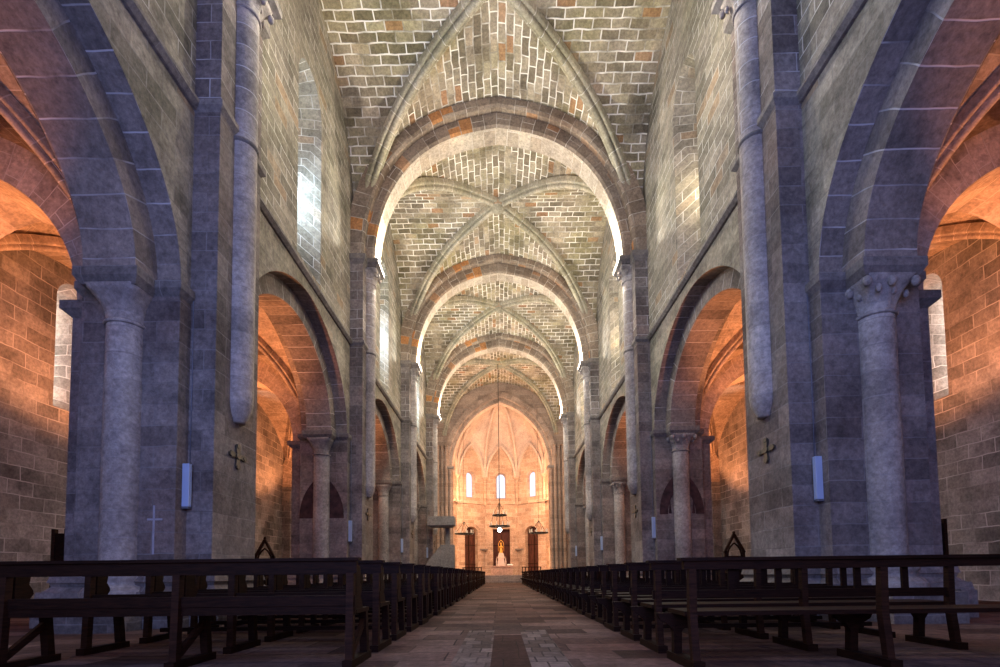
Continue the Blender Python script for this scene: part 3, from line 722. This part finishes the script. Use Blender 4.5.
# chandeliers
def chandelier(name, label, loc, rings_, top, nlights, bulb):
    rt = thing(name, label, 'chandelier', loc, 'wrought iron chandeliers')
    for q, (z, r) in enumerate(rings_):
        m = MB(); m.tube([(r*math.cos(2*PI*i/32), r*math.sin(2*PI*i/32), z) for i in range(32)], .05, 6, True)
        for a in range(3): m.tube([(r*math.cos(a*PI/3), r*math.sin(a*PI/3), z), (-r*math.cos(a*PI/3), -r*math.sin(a*PI/3), z)], .022, 6)
        rg = m.build('iron_ring', M['iron'], rt)
        for i in range(nlights[q]):
            a = 2*PI*i/nlights[q]; c = (r*math.cos(a), r*math.sin(a))
            m = MB(); m.lathe(c, [(.02,z),(.07,z+.06),(.075,z+.09),(.03,z+.10),(.028,z+.32),(0,z+.34)], 8); m.build('candle', M['wax'], rg)
    m = MB(); m.tube([(0,0,rings_[0][0]-.15),(0,0,top)], .025 if len(rings_) > 1 else .010, 6); m.build('chain', M['iron'], rt)
    z0, r0 = rings_[-1]
    for i in range(4):
        a = PI/2*i+.4; m = MB(); m.tube([(r0*math.cos(a), r0*math.sin(a), z0), (0, 0, z0+1.0)], .018, 6); m.build('stay_rod', M['iron'], rt)
    if len(rings_) > 1:
        for i in range(4):
            a = PI/2*i+.4; r1 = rings_[0][1]; m = MB(); m.tube([(r1*math.cos(a), r1*math.sin(a), rings_[0][0]), (r0*math.cos(a), r0*math.sin(a), z0)], .018, 6); m.build('stay_rod', M['iron'], rt)
    if bulb:
        m = MB(); m.ball((0, -.1, rings_[0][0]-.28), .17, 12); m.build('glowing_globe', M['bulb'], rt)
    return rt
chandelier('chandelier', 'two-tier iron ring chandelier on a long chain in the middle of the crossing', (-.13, 38.0, 0), [(4.33, .75), (5.18, .52)], 17.1, (10, 7), True)
for s in (-1, 1):
    chandelier('chandelier', 'iron ring chandelier with candles hanging %s of the apse opening' % SIDE[s], (s*3.0, 40.0, 0), [(3.95, .72)], 14.2, (10,), False)
# pulpit
rt = thing('pulpit', 'grey stone pulpit with stair and flat sounding board beside the left crossing pier', 'pulpit', (-3.8, 32.3, 0))
m = MB(); m.box(-.95,.80,-.55,.45,3.86,4.44); m.frustum((-.7,.6,-.4,.3),3.76,(-.95,.8,-.55,.45),3.87); m.build('sounding_board', M['pulpit'], rt, bevel=.02)
m = MB(); m.box(-.12,.75,-.40,.45,1.15,2.63); m.frustum((.1,.5,-.2,.25),.45,(-.12,.75,-.4,.45),1.15); m.box(.12,.45,-.15,.2,0,.46); m.build('pulpit_body', M['pulpit'], rt, bevel=.02)
m = MB(); m.prism([(-1.25,0),(-.1,0),(-.1,2.5),(-.2,2.5),(-1.25,1.15)], lambda a, b, t: (a, t, b), -.38, -.22); m.build('stair_parapet', M['pulpit'], rt)
m = MB()
for i in range(6): m.box(-1.2+.17*i, -.12, -.2, .4, .19*i, .19*(i+1))
m.build('stair', M['pulpit'], rt)
m = MB(); m.box(.1,.4,.45,.60,1.2,3.9); m.build('back_board', M['pulpit'], rt)

# ------------------------------------------------------------------ pews
def scroll_bracket(x, mat, parent):
    pr = [(.03,.83),(.14,.83),(.17,.78),(.155,.70),(.19,.655),(.20,.62),(.165,.575),(.20,.53),(.24,.47),(.24,.44),(.03,.44)]
    m = MB(); m.prism(pr, lambda a, b, t: (t, a, b), x-.028, x+.028); return m.build('armrest', mat, parent)
def pew_left(s, label, full, stretch, wd, brace=False):
    rt = thing('pew', label, 'pew', (0, 0, 0), 'pews on the left of the central aisle')
    L = 2.92
    def bx(mb, x0, x1, *r): mb.box(min(s*x0, s*x1), max(s*x0, s*x1), *r)
    m = MB(); bx(m, -.02, L+.02, -.055,.0, .765,.87); bx(m, -.04, L+.04, -.075,.02,.87,.895); m.build('top_rail', wd, rt)
    m = MB(); bx(m, 0, L, -.03,.005, .50,.585); bx(m, 0, L, -.022,.005,.43,.50); m.build('back_rail', wd, rt)
    m = MB(); bx(m, 0, L, .02,.42, .43,.465); m.build('seat', wd, rt)
    for x in (.035, L/2, L-.035):
        m = MB(); m.bar((s*x,-.05,0),(s*x,-.02,.82),.06,.065,(0,1,0)); m.build('post', M['wood2'], rt)
        m = MB(); m.bar((s*x,.40,0),(s*x,.35,.43),.065,.07,(0,1,0)); m.build('leg', wd, rt)
        m = MB(); m.box(s*x-.04,s*x+.04,-.12,.48,0,.065); m.build('foot_bar', wd, rt)
        if brace:
            m = MB(); m.bar((s*x,-.02,.10),(s*x,.37,.36),.035,.06,(0,0,1)); m.build('brace', M['wood2'], rt)
        if full:
            scroll_bracket(s*x, wd, rt)
    if stretch:
        m = MB(); bx(m, .05, L-.05, .14,.20, .10,.145); m.build('stretcher', wd, rt)
    return rt
def pew_right(s, label, lower, stretch, wd, L=2.85):
    rt = thing('pew', label, 'pew', (0, 0, 0), 'pews on the right of the central aisle')
    def bx(mb, x0, x1, *r): mb.box(min(s*x0, s*x1), max(s*x0, s*x1), *r)
    m = MB(); bx(m, -.02, L+.02, -.055,.0, .765,.83); bx(m, -.05, L+.05, -.075,.025,.83,.855); m.build('top_rail', wd, rt)
    if lower:
        m = MB(); bx(m, 0, L, -.02,.01, .49,.57); m.build('back_rail', wd, rt)
        for x in (.75, 1.2, 1.95, 2.4):
            m = MB(); bx(m, x-.03, x+.03, -.015,.01,.57,.775); m.build('upright', wd, rt)
    m = MB(); bx(m, 0, L, .02,.42, .40,.435); m.build('seat', wd, rt)
    for x in (.045, L/2, L-.045):
        m = MB(); m.prism([(-.09,0),(-.03,0),(.02,.42),(.0,.775),(-.055,.775),(-.045,.42)], lambda a, b, t: (t, a, b), s*x-.028, s*x+.028); m.build('post', M['wood2'], rt)
        m = MB(); m.bar((s*x,.36,.05),(s*x,.34,.30),.065,.07,(0,1,0))
        m.prism([(-.03,.24),(.03,.24),(.07,.30),(.14,.34),(.17,.40),(-.17,.40),(-.14,.34),(-.07,.30)], lambda a, b, t: (s*x+a, t, b), .31, .37); m.build('leg', wd, rt)
        m = MB(); m.box(s*x-.045,s*x+.045,-.13,.48,0,.065); m.build('foot_bar', wd, rt)
    if stretch:
        m = MB(); bx(m, .05, L-.05, .14,.20, .10,.145); m.build('stretcher', wd, rt)
    return rt
def pew_label(s, r, n):
    if r == 1: return 'closest dark wooden pew on the %s, %s' % (SIDE[s], 'with scrolled armrests and diagonal braces' if s < 0 else 'with curved brackets under its seat')
    if r == n: return 'last dark wooden pew on the %s, closest to the altar steps' % SIDE[s]
    return 'dark wooden pew, %s row on the %s of the central aisle' % (ordinal(r), SIDE[s])
NR = 38
for s in (-1, 1):
    y0 = 4.16 if s < 0 else 3.92; x0 = 1.24 if s < 0 else 1.40
    if s < 0:
        A0 = pew_left(s, pew_label(s, 1, NR), True, False, M['wood'], True)
        A1 = pew_left(s, pew_label(s, 2, NR), True, False, M['wood'])
        A2 = pew_left(s, pew_label(s, 3, NR), True, True, M['wood'])
    else:
        A0 = pew_right(s, pew_label(s, 1, NR), False, False, M['wood'], 3.05)
        A1 = pew_right(s, pew_label(s, 2, NR), True, False, M['wood'])
        A2 = pew_right(s, pew_label(s, 3, NR), True, True, M['wood'])
    for q, a_ in enumerate((A0, A1, A2)): a_.location = (s*x0, y0+.85*q, 0)
    for r in range(4, NR+1):
        dup(A2, (s*(x0+random.uniform(-.04, .04)), y0+.85*(r-1), 0), pew_label(s, r, NR))

# ------------------------------------------------------------------ small furniture in the aisles
for s in (-1, 1):
    x = -5.95 if s < 0 else 5.80
    rt = thing('gothic_chair', 'dark wooden chair with pointed gable back beyond the nearest %s pier' % SIDE[s], 'chair', (x, 12.5, 0), 'gabled chairs by the aisles')
    m = MB(); m.bar((-.27,0,0),(-.22,0,1.25),.06,.06,(0,1,0)); m.bar((.27,0,0),(.22,0,1.25),.06,.06,(0,1,0)); m.bar((-.25,0,1.2),(0,0,1.66),.06,.06,(0,1,0)); m.bar((.25,0,1.2),(0,0,1.66),.06,.06,(0,1,0)); m.build('back_frame', M['wood2'], rt)
    m = MB(); m.tube([(x_, 0, 1.12+z) for x_, z in pt_arch(.17, .32, 6)], .022, 6); m.ball((0,0,1.70), .04, 8); m.build('tracery', M['wood2'], rt)
    m = MB(); m.box(-.21,.21,-.015,.015,.5,1.12); m.build('back_panel', M['wood'], rt)
    m = MB(); m.box(-.28,.28,-.52,.02,.46,.52); m.build('seat', M['wood'], rt)
    for a in (-.24, .24):
        m = MB(); m.box(a-.03,a+.03,-.50,-.44,0,.46); m.build('leg', M['wood'], rt)
        m = MB(); m.box(a-.025,a+.025,-.50,.0,.70,.75); m.box(a-.025,a+.025,-.49,-.44,.52,.70); m.build('armrest', M['wood'], rt)
    x = -8.15 if s < 0 else 8.02; y = 9.2
    rt = thing('wooden_screen', 'narrow dark wooden screen standing in the %s aisle behind the nearest pier' % SIDE[s], 'screen', (x, y, 0), 'dark screens in the aisles')
    m = MB(); m.box(-.10,.10,-.02,.02,.08,1.58); m.build('panel', M['wood'], rt)
    for a in (-.12, .12):
        m = MB(); m.box(a-.03,a+.03,-.04,.04,0,1.66); m.build('post', M['wood2'], rt)
    m = MB(); m.box(-.16,.16,-.25,.25,0,.05); m.build('foot', M['wood'], rt)

# ------------------------------------------------------------------ light
def area(name, loc, rot, size, energy, col, sy=None):
    d = bpy.data.lights.new(name, 'AREA'); d.energy = energy; d.color = col; d.size = size
    if sy: d.shape = 'RECTANGLE'; d.size_y = sy
    o = bpy.data.objects.new(name, d); COL.objects.link(o); o.location = loc; o.rotation_euler = rot; return o
def point(name, loc, energy, col, r=.25):
    d = bpy.data.lights.new(name, 'POINT'); d.energy = energy; d.color = col; d.shadow_soft_size = r
    o = bpy.data.objects.new(name, d); COL.objects.link(o); o.location = loc; return o
def spot(name, loc, target, energy, col, ang=120, blend=.6, r=.2):
    d = bpy.data.lights.new(name, 'SPOT'); d.energy = energy; d.color = col; d.spot_size = math.radians(ang); d.spot_blend = blend; d.shadow_soft_size = r
    o = bpy.data.objects.new(name, d); COL.objects.link(o); o.location = loc
    o.rotation_euler = (Vector(target)-Vector(loc)).to_track_quat('-Z', 'Y').to_euler(); return o
WARM = (1.0, .36, .14); VW = (1.0, .92, .78); BLUE = (.24, .34, 1.0)
area('west_light', (0, -2.5, 6.8), (math.radians(92), 0, 0), 7, 600, BLUE, 9)
d_ = area('left_blue_fill', (-4.3, -1.0, 4.5), (0, 0, 0), 3, 190, (.30, .48, 1.0), 4)  # added unseen source, throws blue on the right-hand nave faces
d_.rotation_euler = (Vector((4.6, 10.5, 5.0))-d_.location).to_track_quat('-Z', 'Y').to_euler()
area('west_door_light', (0, -2.4, 2.2), (math.radians(90), 0, 0), 5, 90, (.80, .62, 1.0), 3)
for k, y in enumerate(YC):
    for s in (-1, 1):
        for d in (-1, 1):
            e = 420 if k == 0 and d < 0 else 800
            spot('aisle_lamp', (s*8.0, y+d*1.5, 4.3), (s*9.4, y+d*3.4, 8.2), e, WARM, 128, .35, .12)
        if k: point('capital_lamp', (s*4.02, y+.15, ZC+.22), 800, VW, .05)
        else: point('vault_fill', (s*2.7, y+.7, 12.5), 330, VW, .08)  # added light hanging free out of view, brightens the near vault
for k, c in enumerate(BC):
    for s in (-1, 1):
        area('clerestory_light', (s*5.9, c, 11.3), (0, math.radians(90)*s, 0), .9, 650 if s < 0 else 240, (.55, .74, 1) if s < 0 else (1, .84, .64), 3.5)
for s in (-1, 1):
    point('apse_lamp', (s*4.2, 43.7, 7.9), 820, (1.0, .57, .33), .15)
    point('apse_low_lamp', (s*3.3, 43.4, 2.2), 240, (1.0, .54, .29), .15)
point('apse_high_lamp', (0, 43.6, 8.6), 160, (1.0, .60, .38), .2)
point('crossing_lamp', (0, 40.8, 9.5), 700, (1.0, .56, .32), .3)
W_ = bpy.data.worlds.new('World'); sc.world = W_; W_.use_nodes = True
W_.node_tree.nodes['Background'].inputs[0].default_value = (.72, .74, 1.0, 1); W_.node_tree.nodes['Background'].inputs[1].default_value = .11

# ------------------------------------------------------------------ camera
cd = bpy.data.cameras.new('Camera'); cam = bpy.data.objects.new('Camera', cd); COL.objects.link(cam); sc.camera = cam
cd.sensor_fit = 'HORIZONTAL'; cd.sensor_width = 36; cd.lens = 18.0; cd.clip_start = .05; cd.clip_end = 200
cd.shift_x = (500-501.2)/1000; cd.shift_y = (545.8-333.5)/1000
roll, pitch = .0117, .0551
Rm = Matrix.Rotation(math.pi/2+pitch, 4, 'X') @ Matrix.Rotation(-roll, 4, 'Z')
cam.matrix_world = Matrix.Translation((-.031, 0, .75)) @ Rm
sc.view_settings.view_transform = 'Standard'; sc.view_settings.look = 'None'; sc.view_settings.exposure = 0
